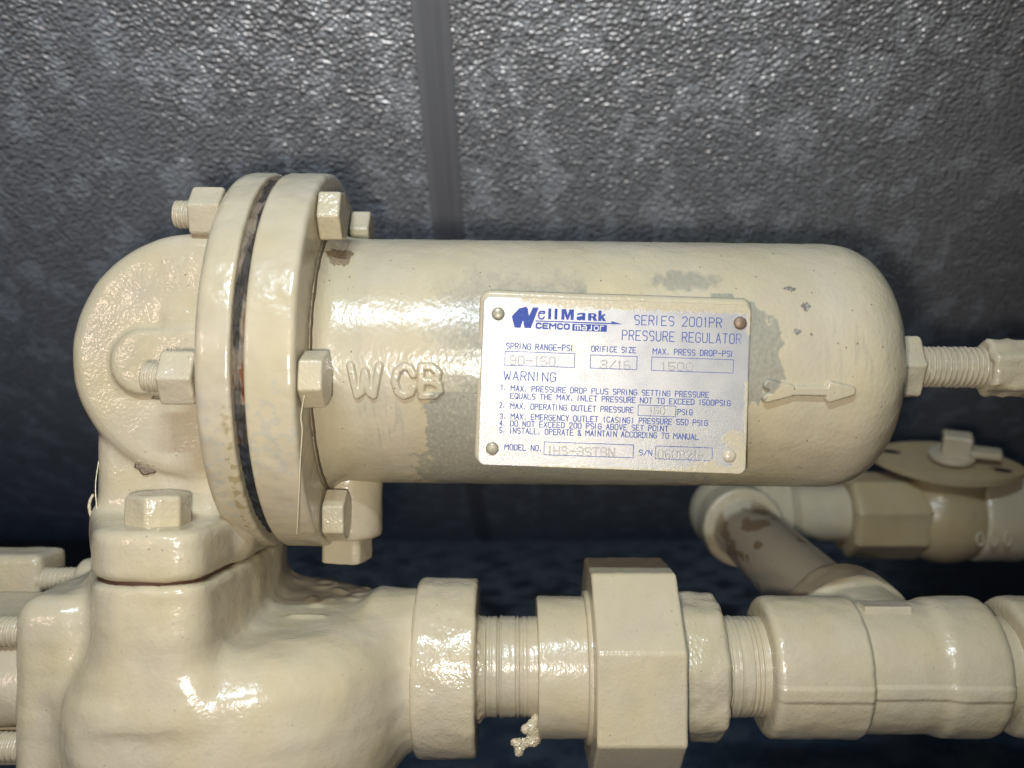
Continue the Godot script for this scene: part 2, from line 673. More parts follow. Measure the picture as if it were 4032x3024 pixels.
func plate_material() -> StandardMaterial3D:
	var w := 1536
	var h := 968
	var s := w / 106.0
	var ink := PackedByteArray()
	ink.resize(w * h)
	var stamp := PackedByteArray()
	stamp.resize(w * h)
	var lines := [
		["SERIES 2001PR", 60.1, 9.2, 94.6, 3.66], ["PRESSURE REGULATOR", 55.5, 15.4, 102.5, 3.78],
		["SPRING RANGE-PSI", 9.8, 20.5, 36.3, 2.24], ["ORIFICE SIZE", 43.5, 20.4, 61.0, 2.12], ["MAX. PRESS DROP-PSI", 67.8, 20.6, 99.6, 2.18],
		["WARNING", 9.2, 32.8, 29.8, 3.42],
		["1.", 8.3, 36.8, 10.0, 2.01], ["MAX. PRESSURE DROP PLUS SPRING SETTING PRESSURE", 12.2, 37.1, 90.5, 2.12],
		["EQUALS THE MAX. INLET PRESSURE NOT TO EXCEED 1500PSIG", 12.1, 40.1, 99.1, 2.12],
		["2.", 7.9, 43.9, 9.9, 2.01], ["MAX. OPERATING OUTLET PRESSURE", 12.2, 44.1, 60.9, 2.12], ["PSIG", 78.4, 44.2, 84.2, 2.12],
		["3.", 8.3, 48.2, 10.3, 2.01], ["MAX. EMERGENCY OUTLET (CASING) PRESSURE 550 PSIG", 12.5, 48.2, 90.4, 2.12],
		["4.", 8.2, 51.0, 10.2, 2.01], ["DO NOT EXCEED 200 PSIG ABOVE SET POINT", 12.4, 51.0, 74.8, 2.12],
		["5.", 8.3, 53.7, 10.3, 2.01], ["INSTALL, OPERATE & MAINTAIN ACCORDING TO MANUAL", 12.4, 53.8, 86.8, 2.12],
		["MODEL NO.", 10.5, 60.4, 25.2, 2.12], ["S/N", 63.7, 60.7, 68.8, 2.01],
	]
	for l in lines:
		write_line(ink, w, h, s, l[0], l[1], l[2], l[3], l[2], l[4], 0.15 if l[4] < 3 else 0.165)
	for l in [["90-150", 11.5, 26.6, 29.4, 3.3], ["3/16", 47.4, 27.0, 59.2, 3.1], ["1500", 71.6, 26.7, 83.9, 3.0], ["150", 67.5, 44.3, 73.4, 2.65], ["1HS-3ST8N", 27.7, 61.8, 54.1, 3.3], ["060321-", 71.4, 61.7, 89.6, 3.2]]:
		write_line(stamp, w, h, s, l[0], l[1], l[2], l[3], l[2], l[4], 0.26, 1, 0.0, 0.5)
	for q in [[9.4, 21.5, 36.9, 27.0], [43.2, 21.8, 61.6, 27.0], [67.4, 21.8, 99.7, 27.1], [62.7, 40.9, 77.6, 45.1], [26.1, 56.8, 61.4, 61.9], [70.2, 56.9, 92.6, 62.0]]:
		var c := [Vector2(q[0], q[1]) * s, Vector2(q[2], q[1]) * s, Vector2(q[2], q[3]) * s, Vector2(q[0], q[3]) * s]
		for k in 4:
			raster(ink, w, h, c[k], c[(k + 1) % 4], 0.11 * s, 1)
	# the maker's mark
	fill_poly(ink, w, s, [[11.5, 7.6], [14.5, 4.3], [17.0, 3.6], [17.8, 4.4], [18.3, 7.3], [19.8, 3.8], [22.0, 3.8], [19.2, 12.0], [16.7, 12.0], [16.0, 8.9], [15.1, 12.0], [12.8, 12.0]])
	write_line(ink, w, h, s, "e", 22.2, 8.2, 24.5, 8.2, 4.4, 0.27)
	for q in [25.9, 28.4]:
		fill_poly(ink, w, s, [[q, 4.0], [q + 1.15, 4.0], [q + 1.15, 8.3], [q, 8.3]])
	fill_poly(ink, w, s, [[31.1, 8.3], [31.1, 4.1], [32.9, 4.1], [33.6, 6.4], [34.3, 4.1], [36.0, 4.1], [36.0, 8.3], [34.8, 8.3], [34.8, 5.9], [33.9, 8.3], [33.2, 8.3], [32.3, 5.9], [32.3, 8.3]])
	fill_poly(ink, w, s, [[39.4, 8.3], [39.4, 7.9], [38.6, 8.4], [37.4, 8.2], [37.0, 7.4], [37.6, 6.8], [39.4, 6.5], [39.3, 6.0], [38.4, 6.0], [37.2, 6.4], [37.5, 5.6], [38.8, 5.3], [40.6, 5.3], [40.6, 8.3]])
	fill_poly(ink, w, s, [[41.7, 8.3], [41.7, 5.3], [44.4, 5.3], [45.1, 6.0], [44.6, 6.9], [45.4, 8.3], [44.0, 8.3], [43.3, 7.1], [42.9, 7.1], [42.9, 8.3]])
	fill_poly(ink, w, s, [[42.9, 5.9], [43.8, 5.9], [43.8, 6.5], [42.9, 6.5]], 0)
	fill_poly(ink, w, s, [[45.7, 8.3], [45.7, 4.2], [46.9, 4.2], [46.9, 6.3], [47.6, 5.5], [48.7, 5.5], [47.7, 6.6], [48.9, 8.3], [47.5, 8.3], [46.9, 7.2], [46.9, 8.3]])
	fill_poly(ink, w, s, [[21.0, 8.9], [51.0, 8.9], [51.0, 8.2], [55.4, 9.25], [51.0, 9.4], [21.0, 9.3]])
	write_line(ink, w, h, s, "CEMCO", 21.4, 11.9, 34.4, 11.9, 1.9, 0.30)
	write_line(stamp, w, h, s, "", 0, 0, 1, 0, 1, 1)
	fill_poly(ink, w, s, [[35.6, 9.7], [49.3, 9.7], [49.3, 12.5], [35.6, 12.5]])
	write_line(ink, w, h, s, "major", 36.7, 12.0, 48.4, 12.0, 2.6, 0.22, -1)
	# surface
	var a := nimg(w, h, 0.004, 41, 4)
	var c2 := nimg(w, h, 0.03, 42, 4)
	var f := nimg(w, h, 0.1, 43, 2)
	var g2 := nimg(w, h, 0.22, 44, 1)
	var d := PackedByteArray()
	d.resize(w * h * 3)
	var ro := PackedByteArray()
	ro.resize(w * h)
	var me := PackedByteArray()
	me.resize(w * h)
	var hm := PackedByteArray()
	hm.resize(w * h)
	for y in h:
		var my := y / s
		for x in w:
			var i := y * w + x
			var mx := x / s
			var nz := (c2[i] - 128) / 128.0
			var fz := (f[i] - 128) / 128.0
			var slow := (a[i] - 128) / 128.0
			var col := Color(0.67, 0.672, 0.68) * (1.0 + 0.08 * fz + 0.06 * slow)
			var metal := 0.72
			var rough := 0.50 + 0.06 * fz
			var hh := 128.0 + (g2[i] - 128) * 0.10 + fz * 9
			# dust-like overspray, denser lower left
			var dens := 172 - 34 * clampf((my - 26 - mx * 0.12) / 34.0, 0, 1) - 18 * slow
			if f[i] > dens:
				var k := clampf((f[i] - dens) / 14.0, 0, 1) * 0.8
				col = col.lerp(Color(0.68, 0.64, 0.54), k)
				metal *= 1.0 - k
				rough = lerpf(rough, 0.5, k)
				hh += 8 * k
			var iv := ink[i] / 255.0
			if iv > 0.0:
				if mx > 98 and my < 17:
					iv *= clampf((104.5 - mx) / 5.0, 0.25, 1)
				iv *= 0.93 if g2[i] < 176 else 0.55
				col = col.lerp(Color(0.10, 0.20, 0.55), iv)
				metal *= 1.0 - iv
				rough = lerpf(rough, 0.75, iv)
			var sv := stamp[i] / 255.0
			if sv > 0.0:
				col = col.lerp(Color(0.55, 0.54, 0.52), sv * clampf(0.55 + 0.5 * slow + 0.4 * nz, 0.15, 0.85))
				hh -= sv * 46
			# cream paint left on the plate
			var p := 0.0
			var top := 1.7 + 1.9 * clampf((mx - 16) / 20.0, 0, 1) + nz * 1.2 + fz * 0.4 - (9.0 if mx < 15 else 0.0)
			if mx > 88 and mx < 95:
				top += 0.2 * clampf(1.0 - absf(mx - 91.5) / 2.8, 0, 1)
			p = maxf(p, clampf((top - my) / 0.3, 0, 1))
			p = maxf(p, clampf((mx - 104.6 - nz * 1.0) / 0.3, 0, 1) * (1.0 if my > 30 or my < 12 else 0.0))
			p = maxf(p, clampf((my - (65.8 + nz * 1.2 - 2.2 * clampf((mx - 70) / 30.0, 0, 1))) / 0.3, 0, 1) * (0.0 if mx < 24 else 1.0))
			var q1 := pow((mx - 101) / 5.0, 2) + pow((my - 53.5) / 4.2, 2) + nz * 0.9
			var q2 := pow((mx - 103) / 4.0, 2) + pow((my - 60) / 7.0, 2) + nz * 0.9
			var q3 := pow((mx - 91) / 5.5, 2) + pow((my - 64.8) / 3.6, 2) + nz * 1.1
			p = maxf(p, clampf((0.8 - minf(q1, minf(q2, q3))) / 0.12, 0, 1))
			if p > 0.0:
				col = col.lerp(CREAM * (1.0 + 0.04 * nz), p)
				metal *= 1.0 - p
				rough = lerpf(rough, 0.28, p)
				hh += p * (30 + 26 * nz)
			put3(d, i, col)
			ro[i] = int(clampf(rough, 0, 1) * 255)
			me[i] = int(clampf(metal, 0, 1) * 255)
			hm[i] = int(clampf(hh, 0, 255))
	var m := plain(Color.WHITE, 1.0, 1.0)
	m.albedo_texture = tex_rgb(w, h, d)
	m.roughness_texture = tex_l(w, h, ro)
	m.metallic_texture = tex_l(w, h, me)
	m.heightmap_enabled = true
	m.heightmap_texture = tex_l(w, h, hm)
	m.heightmap_scale = 0.03
	return m

func jacket_material() -> StandardMaterial3D:
	var s := 2048
	var a := nimg(s, s, 0.075, 51, 1, FastNoiseLite.TYPE_SIMPLEX_SMOOTH, true)
	var b := nimg(s, s, 0.04, 52, 1, FastNoiseLite.TYPE_SIMPLEX_SMOOTH, true)
	var h := PackedByteArray()
	h.resize(s * s)
	for i in s * s:
		h[i] = int(clampf(a[i] * 0.62 + b[i] * 0.30, 0, 255))
	var t := 512
	var c0 := nimg(t, t, 0.030, 53, 4, FastNoiseLite.TYPE_SIMPLEX_SMOOTH, true)
	var f := nimg(t, t, 0.08, 54, 3, FastNoiseLite.TYPE_SIMPLEX_SMOOTH, true)
	var d := PackedByteArray()
	d.resize(t * t * 3)
	for i in t * t:
		var cv := c0[(i / t / 2) * t + i % t]      # pale runs, longer down the barrel than across
		var k := clampf((cv - 142 + (f[i] - 128) * 0.35) / 40.0, 0, 1)
		put3(d, i, (Color(0.76, 0.765, 0.775) * (1.0 + 0.08 * (f[i] - 128) / 128.0)).lerp(Color(0.96, 0.98, 1.0), k * 0.62))
	var m := plain(Color.WHITE, 0.31, 0.42)
	m.albedo_texture = tex_rgb(t, t, d)
	m.heightmap_enabled = true
	m.heightmap_texture = tex_l(s, s, h)
	m.heightmap_scale = 0.27
	return m

func deck_material() -> StandardMaterial3D:
	var t := 512
	var c := nimg(t, t, 0.01, 63, 4, FastNoiseLite.TYPE_SIMPLEX_SMOOTH, true)
	var f := nimg(t, t, 0.07, 64, 3, FastNoiseLite.TYPE_SIMPLEX_SMOOTH, true)
	var d := PackedByteArray()
	d.resize(t * t * 3)
	var ro := PackedByteArray()
	ro.resize(t * t)
	for i in t * t:
		var k := clampf((c[i] - 120 + (f[i] - 128) * 0.3) / 60.0, 0, 1)
		put3(d, i, Color(0.34, 0.42, 0.52).lerp(Color(0.48, 0.53, 0.60), k))
		ro[i] = int((0.25 + 0.35 * k) * 255)
	var m := plain(Color.WHITE, 1.0)
	m.albedo_texture = tex_rgb(t, t, d)
	m.roughness_texture = tex_l(t, t, ro)
	m.uv1_triplanar = true
	m.uv1_scale = Vector3(1.6, 1.6, 1.6)
	m.heightmap_enabled = true
	m.heightmap_texture = tex_l(t, t, f)
	m.heightmap_scale = 0.12
	return m

# ------------------------------------------------------------------ castings
func oval(q: Vector2, grow: float) -> float:
	# bolted joint seen from above: squarish nose to the front, widening behind, soft corners
	var d := -1.0
	for i in 8:
		d = smax(d, (q - JOINT[i]).dot((JOINT[i] - JOINT[(i + 1) % 8]).normalized().orthogonal()), 0.013)
	return d - grow

const JOINT: Array[Vector2] = [Vector2(-0.1525, 0.0845), Vector2(-0.1150, 0.0845), Vector2(-0.1055, 0.0), Vector2(-0.1065, -0.030), Vector2(-0.130, -0.082), Vector2(-0.168, -0.082), Vector2(-0.189, -0.020), Vector2(-0.186, 0.012)]

func housing(p: Vector3) -> float:
	var c := p - Vector3(-0.1300, 0, 0)
	var disc := rcyl(Vector2(c.x, c.y).length(), c.z, 0.0508, 0.0475, 0.0075)
	var neck := rbox(p, Vector3(-0.1400, -0.040, -0.001), Vector3(0.0325, 0.042, 0.0445), 0.010)
	var d := smin(disc, neck, 0.0016)
	d = smin(d, rcyl(Vector2(p.y, p.z).length(), p.x + 0.122, 0.0500, 0.018, 0.002), 0.006)
	var tab := smax(seg2(Vector2(p.x, p.y), Vector2(-0.149, -0.0025), Vector2(-0.1, -0.0025)) - 0.0132, absf(p.z - 0.03) - 0.0214, 0.0028)
	d = smin(d, tab, 0.0020)
	var slab := smax(oval(Vector2(p.x, p.z), 0.0), absf(p.y + 0.0748) - 0.0098, 0.005)
	d = smin(d, slab, 0.008)
	d = smin(d, rbox(p, Vector3(-0.122, -0.05, 0.012), Vector3(0.010, 0.03, 0.03), 0.008), 0.010)
	return d + lump.get_noise_3d(p.x * 700, p.y * 700, p.z * 700) * 0.0003

func body(p: Vector3) -> float:
	var o := oval(Vector2(p.x, p.z), 0.0005)
	var d := smax(o, absf(p.y + 0.0992) - 0.0250, 0.003)
	# belly
	var shelf := (p.y + 0.0985) * 0.9968 + p.z * 0.08
	var belly := smax(seg3(p, Vector3(-0.150, -0.135, 0.011), Vector3(-0.1170, -0.135, 0.011)) - 0.0740, shelf, 0.016)
	belly = smax(belly, -(p.x + 0.1765), 0.030)
	d = smin(d, belly, 0.0085)
	# throat to the threaded collar
	d = smin(d, rcyl(Vector2(p.y + 0.129, p.z).length(), p.x + 0.050, 0.0350, 0.013, 0.003), 0.010)
	# square flange on the far end
	var fl := rbox(p, Vector3(-0.1835, -0.131, -0.004), Vector3(0.0145, 0.0465, 0.064), 0.010)
	d = smin(d, fl, 0.011)
	# lug for the far stud
	d = smin(d, rcyl(Vector2(p.y + 0.099, p.z + 0.036).length(), p.x + 0.200, 0.0125, 0.014, 0.003), 0.006)
	# cast figures standing on the shoulder
	if p.y > -0.128 and p.x > -0.105:
		var fig := 1.0
		for q in [[-0.0895, -0.022, 0.0042], [-0.0705, -0.004, 0.0040], [-0.0690, -0.018, 0.0034]]:
			fig = minf(fig, absf(Vector2(p.x - q[0], (p.z - q[1]) * 0.8).length() - q[2]) - 0.0012)
		for q in [[-0.0950, 0.023, -0.0815, 0.024], [-0.0915, 0.0, -0.0875, 0.0095], [-0.0875, 0.0095, -0.0830, 0.001], [-0.0825, -0.014, -0.079, -0.010]]:
			fig = minf(fig, seg2(Vector2(p.x, p.z), Vector2(q[0], q[1]), Vector2(q[2], q[3])) - 0.0015)
		d = smin(d, smax(fig, belly - 0.0011, 0.0012), 0.0012)
	return d + lump.get_noise_3d(p.x * 520, p.y * 520, p.z * 520) * 0.0005 + lump.get_noise_3d(p.x * 160, p.y * 900, p.z * 250) * 0.0004 + fine.get_noise_3d(p.x * 1000, p.y * 1000, p.z * 1000) * 0.00015

func relief(x0: float, x1: float, s0: float, s1: float, R: float, height: float, dist: Callable, hw: float, wide := 0.0008) -> ArrayMesh:
	# raised cast figure on the barrel: x along, s round the barrel (up positive); sinks under the skin at its margin
	var st := 0.00038
	var nx := int((x1 - x0) / st)
	var ny := int((s1 - s0) / st)
	var v := PackedVector3Array()
	var uv := PackedVector2Array()
	var idx := PackedInt32Array()
	for j in ny + 1:
		var s := lerpf(s0, s1, float(j) / ny)
		var th := s / R
		for i in nx + 1:
			var x := lerpf(x0, x1, float(i) / nx)
			var d: float = dist.call(Vector2(x, s)) + lump.get_noise_2d(x * 1500, s * 1500) * 0.0001
			var t := smoothstep(hw + wide, hw - wide, d)
			var r := R - 0.0007 + (height + 0.0007) * t
			v.append(Vector3(x, r * sin(th), r * cos(th)))
			uv.append(Vector2((x + 0.0795) / 0.248, 0.5 + th / TAU))
	var k := nx + 1
	for j in ny:
		for i in nx:
			var a := j * k + i
			idx.append_array([a, a + 1, a + k, a + 1, a + k + 1, a + k])
	# a back wall under the skin makes it a closed lump
	var base := v.size()
	var ring := PackedInt32Array()
	for i in nx:
		ring.append(i)
	for j in ny:
		ring.append(j * k + nx)
	for i in nx:
		ring.append(ny * k + nx - i)
	for j in ny:
		ring.append((ny - j) * k)
	var c := Vector3((x0 + x1) / 2, (R - 0.003) * sin((s0 + s1) / 2 / R), (R - 0.003) * cos((s0 + s1) / 2 / R))
	v.append(c)
	uv.append(uv[0])
	for i in ring.size():
		idx.append_array([ring[(i + 1) % ring.size()], ring[i], base])
	return finish(v, uv, idx)

func strokes(list: Array) -> Callable:
	return func(p: Vector2) -> float:
		var d := 1.0
		for l in list:
			for i in l.size() - 1:
				d = minf(d, seg2(p, l[i], l[i + 1]))
		return d

# ------------------------------------------------------------------ the scene
func _ready() -> void:
	var cam := Camera3D.new()
	cam.name = "camera"
	cam.near = 0.02
	cam.far = 30.0
	var ca := CameraAttributesPhysical.new()
	ca.frustum_focal_length = 28.21
	ca.frustum_focus_distance = 0.372
	ca.exposure_aperture = 7.5
	ca.frustum_near = 0.02
	ca.frustum_far = 30.0
	cam.attributes = ca
	cam.fov = 46.09
	add_child(cam)
	cam.position = Vector3(0, 0, 0.413)
	var we := WorldEnvironment.new()
	we.name = "environment"
	var env := Environment.new()
	env.background_mode = Environment.BG_COLOR
	env.background_color = Color(0.07, 0.07, 0.07)
	env.background_energy_multiplier = 1.0
	env.tonemap_mode = Environment.TONE_MAPPER_LINEAR
	env.tonemap_exposure = 1.0
	env.sdfgi_enabled = true
	env.ssao_enabled = true
	env.ssil_enabled = true
	we.environment = env
	add_child(we)
	# camera flash beside the lens
	lamp_spot("flash", Vector3(-0.016, -0.017, 0.416), Vector3(0.0, -0.02, 0.0), 0.134, Color(1.0, 0.97, 0.93), 60.0, 0.006)
	# work lamp up in front
	# (a bar of five light-emitting diodes, so that gloss breaks its reflection into a row of points)
	for k in 5:
		lamp_spot("work_lamp" if k == 0 else "work_lamp_%03d" % k, Vector3(-0.20 + 0.05 * k, 0.58, 0.68), Vector3(-0.45 + 0.05 * k, 0.01, -0.10), 0.125, Color(0.88, 0.95, 1.0), 39.0, 0.010, 0.04)
	# warm lamp to the left
	lamp_spot("side_lamp", Vector3(-0.50, 0.09, 0.64), Vector3(0.02, 0.0, -0.1), 0.07, Color(1.0, 0.87, 0.79), 60.0, 0.012)
	# greenish tube overhead, right
	lamp_area("overhead_tube", Vector3(0.50, 0.85, 0.20), Vector3(0.2, 0.0, -0.1), Vector2(0.22, 0.03), Color(0.84, 1.0, 0.90), 0.55)

	# unseen bluish light added behind the vessel to brighten the floor
	lamp_area("added_floor_light", Vector3(0.3, 0.9, -6.4), Vector3(0.2, -0.62, -2.0), Vector2(5.0, 1.2), Color(0.78, 0.88, 1.0), 0.4)

	lump.seed = 7
	lump.noise_type = FastNoiseLite.TYPE_SIMPLEX_SMOOTH
	lump.frequency = 0.09
	lump.fractal_octaves = 2
	fine.seed = 19
	fine.noise_type = FastNoiseLite.TYPE_SIMPLEX_SMOOTH
	fine.frequency = 0.25
	make_paint_textures()
	mat.paint = paint(0.035, 0.25)
	mat.thick = paint(0.05, 0.22)
	mat.smooth = paint(0.030, 0.23)
	mat.case = case_material()
	mat.gasket = plain(Color(0.16, 0.14, 0.12), 0.85)
	mat.rust = plain(RUST, 0.85)
	mat.rivet = plain(Color(0.62, 0.60, 0.52), 0.36, 0.3)
	mat.rivet_brown = plain(Color(0.50, 0.42, 0.35), 0.5, 0.3)
	mat.strand = plain(Color(0.86, 0.82, 0.70), 0.4)
	mat.deck = deck_material()

	build_setting()
	build_regulator()
	build_valve_body()
	build_piping()
	build_ball_valve()
	build_small_things()

func aim(o: Node3D, at: Vector3, to: Vector3) -> void:
	o.position = at
	o.basis = Basis.looking_at(to - at, Vector3.UP)

func lamp_spot(called: String, at: Vector3, to: Vector3, e: float, c: Color, ang: float, size: float, soft := 1.0) -> void:
	var l := SpotLight3D.new()
	l.name = called
	l.light_color = c
	l.light_energy = e
	l.light_size = size
	l.spot_angle = ang
	l.spot_angle_attenuation = soft
	l.spot_range = 8.0
	l.spot_attenuation = 2.0
	l.shadow_enabled = true
	add_child(l)
	aim(l, at, to)

func lamp_area(called: String, at: Vector3, to: Vector3, size: Vector2, c: Color, e: float) -> void:
	var l := AreaLight3D.new()
	l.name = called
	l.light_color = c
	l.light_energy = e
	l.area_size = size
	l.area_normalize_energy = true
	l.shadow_enabled = true
	add_child(l)
	aim(l, at, to)

func build_setting() -> void:
	var b := BoxMesh.new()
	b.size = Vector3(14, 0.2, 12)
	var fl := structure("floor", b, mat.deck, "dark blue wet deck below the vessel")
	fl.position = Vector3(0, -0.72, -1.6)
	# horizontal vessel behind: embossed metal jacket round a barrel of 3 m radius
	var cy := 2.63
	var cz := -1.98
	var v := thing("insulated_vessel", "large vessel jacketed in grey embossed metal sheet, held by a plain strap, behind the pipework", "vessel", Vector3(0, cy, cz))
	var seg := 900
	var prof := profile([[-1.9, 2.6], [-1.7, 2.9, 0.1], [-1.5, 3.0, 0.1], [1.9, 3.0, 0.1], [2.1, 2.9, 0.1], [2.3, 2.6]], 0.3)
	var m := lathe(prof, seg, 0.0)
	# metric coordinates for the embossing
	var arr := m.surface_get_arrays(0)
	var uv: PackedVector2Array = arr[Mesh.ARRAY_TEX_UV]
	var vx: PackedVector3Array = arr[Mesh.ARRAY_VERTEX]
	for i in uv.size():
		uv[i] = Vector2(vx[i].x / 0.64, (uv[i].y - 0.5) * TAU * 3.0 / 0.60)
	arr[Mesh.ARRAY_TEX_UV] = uv
	var mj := ArrayMesh.new()
	mj.add_surface_from_arrays(Mesh.PRIMITIVE_TRIANGLES, arr)
	mat.jacket = jacket_material()
	place("jacket", v, mj, mat.jacket, Transform3D(Basis(), Vector3(0, cy, cz)))
	var sm := plain(Color(0.42, 0.42, 0.43), 0.42, 0.3)
	var a := nimg(64, 512, 0.03, 71, 4)
	var d := PackedByteArray()
	d.resize(64 * 512 * 3)
	for i in 64 * 512:
		var k := 0.82 + 0.3 * a[(i / 64 / 24) * 64 + i % 64] / 255.0
		put3(d, i, Color(0.60, 0.60, 0.61) * k)
	sm.albedo_color = Color.WHITE
	sm.albedo_texture = tex_rgb(64, 512, d)
	place("strap", v, lathe(profile([[-0.0648, 2.997], [-0.0648, 3.0016, 0.0006], [-0.0398, 3.0016, 0.0006], [-0.0398, 2.997]], 0.003), seg, 0.0), sm, Transform3D(Basis(), Vector3(0, cy, cz)))

func bolt_at(root: Node3D, ang: float, Rb: float, seen_dirt: bool) -> void:
	var o := Vector3(0, Rb * sin(ang), Rb * cos(ang))
	var xf := Transform3D(Basis(), o)
	var b := place("bolt", root, screw(0.0058, -0.1395, -0.0780, 0.0019, 0.0008), mat.smooth, xf)
	var tw := ang * 3.1
	place("bolt_head", b, prism(poly(6, 0.0112, tw), -0.0791, -0.0698, 0.0016, 0.0011, 0.0012, 0.0003), mat.thick, xf)
	place("nut", b, prism(poly(6, 0.0115, tw + 0.35), -0.1312, -0.1180, 0.0017, 0.0013, 0.0012, 0.0004), mat.thick, xf)

func build_regulator() -> void:
	var fr := Transform3D(Basis(Vector3.BACK, deg_to_rad(-0.6)), Vector3(0, 0.0098, 0))
	var r := thing("pressure_regulator", "cream painted pressure regulator with round bolted flange pair and printed metal name plate", "pressure regulator", Vector3(-0.14, -0.084, 0), "", fr)
	place("elbow_housing", r, nets(Vector3(-0.200, -0.092, -0.090), Vector3(-0.092, 0.062, 0.090), 0.0014, housing), mat.smooth)
	# the flange pair
	var lf := place("flange", r, lathe(profile([[-0.1175, 0.0], [-0.1175, 0.0834, 0.0055], [-0.1033, 0.0834, 0.0018], [-0.1033, 0.074, 0.001], [-0.1033, 0.0]], 0.003), 200, 0.0004, 3.0), rim_material(81, [[-40.0, 17.0, 0.5, 0.7, 0.9, 1], [-20.0, 8.0, 0.6, 0.4, 0.5, 1]]))
	place("gasket", r, lathe(profile([[-0.1036, 0.0], [-0.1036, 0.0785, 0.0007], [-0.0982, 0.0785, 0.0007], [-0.0982, 0.0]], 0.0012), 420, 0.0020, 5.0, func(_x: float, th: float) -> float: return 0.0018 * smoothstep(-0.1, 0.25, th) + 0.0012 * fine.get_noise_2d(th * 420.0, _x * 4000.0)), gasket_material())
	place("flange", r, lathe(profile([[-0.0985, 0.0], [-0.0985, 0.0834, 0.0022], [-0.0795, 0.0834, 0.0030], [-0.0795, 0.070, 0.001], [-0.0795, 0.0]], 0.003), 200, 0.0003, 9.0), rim_material(91, [[-22.0, 12.0, 0.45, 0.55, 0.8], [-50.0, 14.0, 0.5, 0.5, 0.4]]))
	# spring case with domed end
	var pts := [[-0.0795, 0.0], [-0.0795, 0.0605], [-0.0745, 0.0552, 0.006], [0.06, 0.0551]]
	for i in 15:
		var t := i / 14.0 * PI / 2
		pts.append([0.1380 + 0.0292 * pow(sin(t), 0.92), 0.0550 - 0.0385 * (1.0 - pow(cos(t), 0.78))])
	pts.append([0.1685, 0.010])
	pts.append([0.1685, 0.0])
	place("spring_case", r, lathe(profile(pts, 0.0025), 240, 0.00022, 20.0), mat.case)
	place("root_line", r, lathe(profile([[-0.0800, 0.05], [-0.0790, 0.0612, 0.0002], [-0.0784, 0.0603], [-0.0784, 0.05]], 0.003), 200, 0.0006, 77.0), plain(Color(0.40, 0.35, 0.27), 0.7))  # brown ring where the case meets the flange
	for k in 6:
		bolt_at(r, deg_to_rad(-7.0 + 62.0 * k if k < 3 else -7.0 - 62.0 * (k - 2)), 0.0715, true)
	# drain boss and plug under the case
	var down := Transform3D(Basis(Vector3(0, -1, 0), Vector3(1, 0, 0), Vector3(0, 0, 1)), Vector3(-0.0745, 0, 0.0))
	var boss := place("drain_boss", r, lathe(profile([[0.03, 0.0], [0.03, 0.0158], [0.0805, 0.0158, 0.004], [0.0805, 0.0]], 0.003), 64, 0.0003), mat.paint, down)
	place("drain_plug", boss, prism(poly(4, 0.0132, 0.55), 0.078, 0.0915, 0.003, 0.0012, 0.0, 0.0003), mat.paint, down)
	# adjusting screw
	var js := Transform3D(Basis(), Vector3(0, 0, 0))
	var sc := place("adjusting_screw", r, screw(0.0094, 0.16, 0.226, 0.0024, 0.0017, 0.0005), mat.thick, js)
	place("jam_nut", sc, prism(poly(6, 0.0157, 0.02), 0.1668, 0.1838, 0.0022, 0.0016, 0.0015, 0.0005), mat.thick, js)
	place("screw_head", sc, prism(poly(6, 0.0138, 0.32), 0.2150, 0.2420, 0.0030, 0.0024, 0.0016, 0.0018), mat.thick, js)
	# raised casting marks
	var R := 0.0551
	var s0 := -0.0150
	var hh := 0.0118
	var lw := func(pts2: Array, ox: float, wd: float) -> Array:
		var o := []
		for q in pts2:
			o.append(Vector2(ox + q[0] * wd, s0 + q[1] * hh))
		return o
	var x := -0.0640
	place("raised_letter", r, relief(x - 0.003, x + 0.0145, s0 - 0.003, s0 + hh + 0.003, R, 0.0016, strokes([lw.call([[0, 1], [0.22, 0], [0.36, 0.1], [0.5, 0.8], [0.64, 0.1], [0.78, 0], [1, 1]], x, 0.0115)]), 0.0017), mat.case)
	x = -0.0465
	place("raised_letter", r, relief(x - 0.003, x + 0.011, s0 - 0.003, s0 + hh + 0.003, R, 0.0016, strokes([lw.call([[1, 0.72], [0.8, 0.95], [0.5, 1.0], [0.15, 0.85], [0, 0.5], [0.15, 0.15], [0.5, 0], [0.85, 0.1], [1, 0.3]], x, 0.0075)]), 0.0017), mat.case)
	x = -0.0360
	place("raised_letter", r, relief(x - 0.003, x + 0.011, s0 - 0.003, s0 + hh + 0.003, R, 0.0015, strokes([lw.call([[0, 0], [0, 1], [0.6, 0.98], [0.92, 0.8], [0.85, 0.58], [0.5, 0.5], [0, 0.5]], x, 0.0075), lw.call([[0.5, 0.5], [0.95, 0.4], [1.0, 0.18], [0.7, 0.02], [0, 0]], x, 0.0075)]), 0.0017), mat.case)
	place("raised_arrow", r, relief(0.0975, 0.1375, -0.0195, -0.0035, R, 0.0021, strokes([[Vector2(0.104, -0.0112), Vector2(0.133, -0.0112)], [Vector2(0.1015, -0.0088), Vector2(0.110, -0.0106)], [Vector2(0.1015, -0.0142), Vector2(0.110, -0.0118)], [Vector2(0.1265, -0.0092), Vector2(0.1345, -0.0112), Vector2(0.1265, -0.0138), Vector2(0.1265, -0.0092)]]), 0.0021, 0.0008), mat.case)
	# plate boss and name plate
	var px := Transform3D(Basis(Vector3.BACK, deg_to_rad(-1.35)), Vector3(0.0406, -0.0098, 0.0))
	var toz := Transform3D(Basis(Vector3(0, 0, 1), Vector3(0, 1, 0), Vector3(-1, 0, 0)), Vector3.ZERO)
	var bo := PackedVector2Array([Vector2(-0.0337, -0.0537), Vector2(-0.0337, 0.0545), Vector2(0.0362, 0.0545), Vector2(0.0362, -0.0537)])
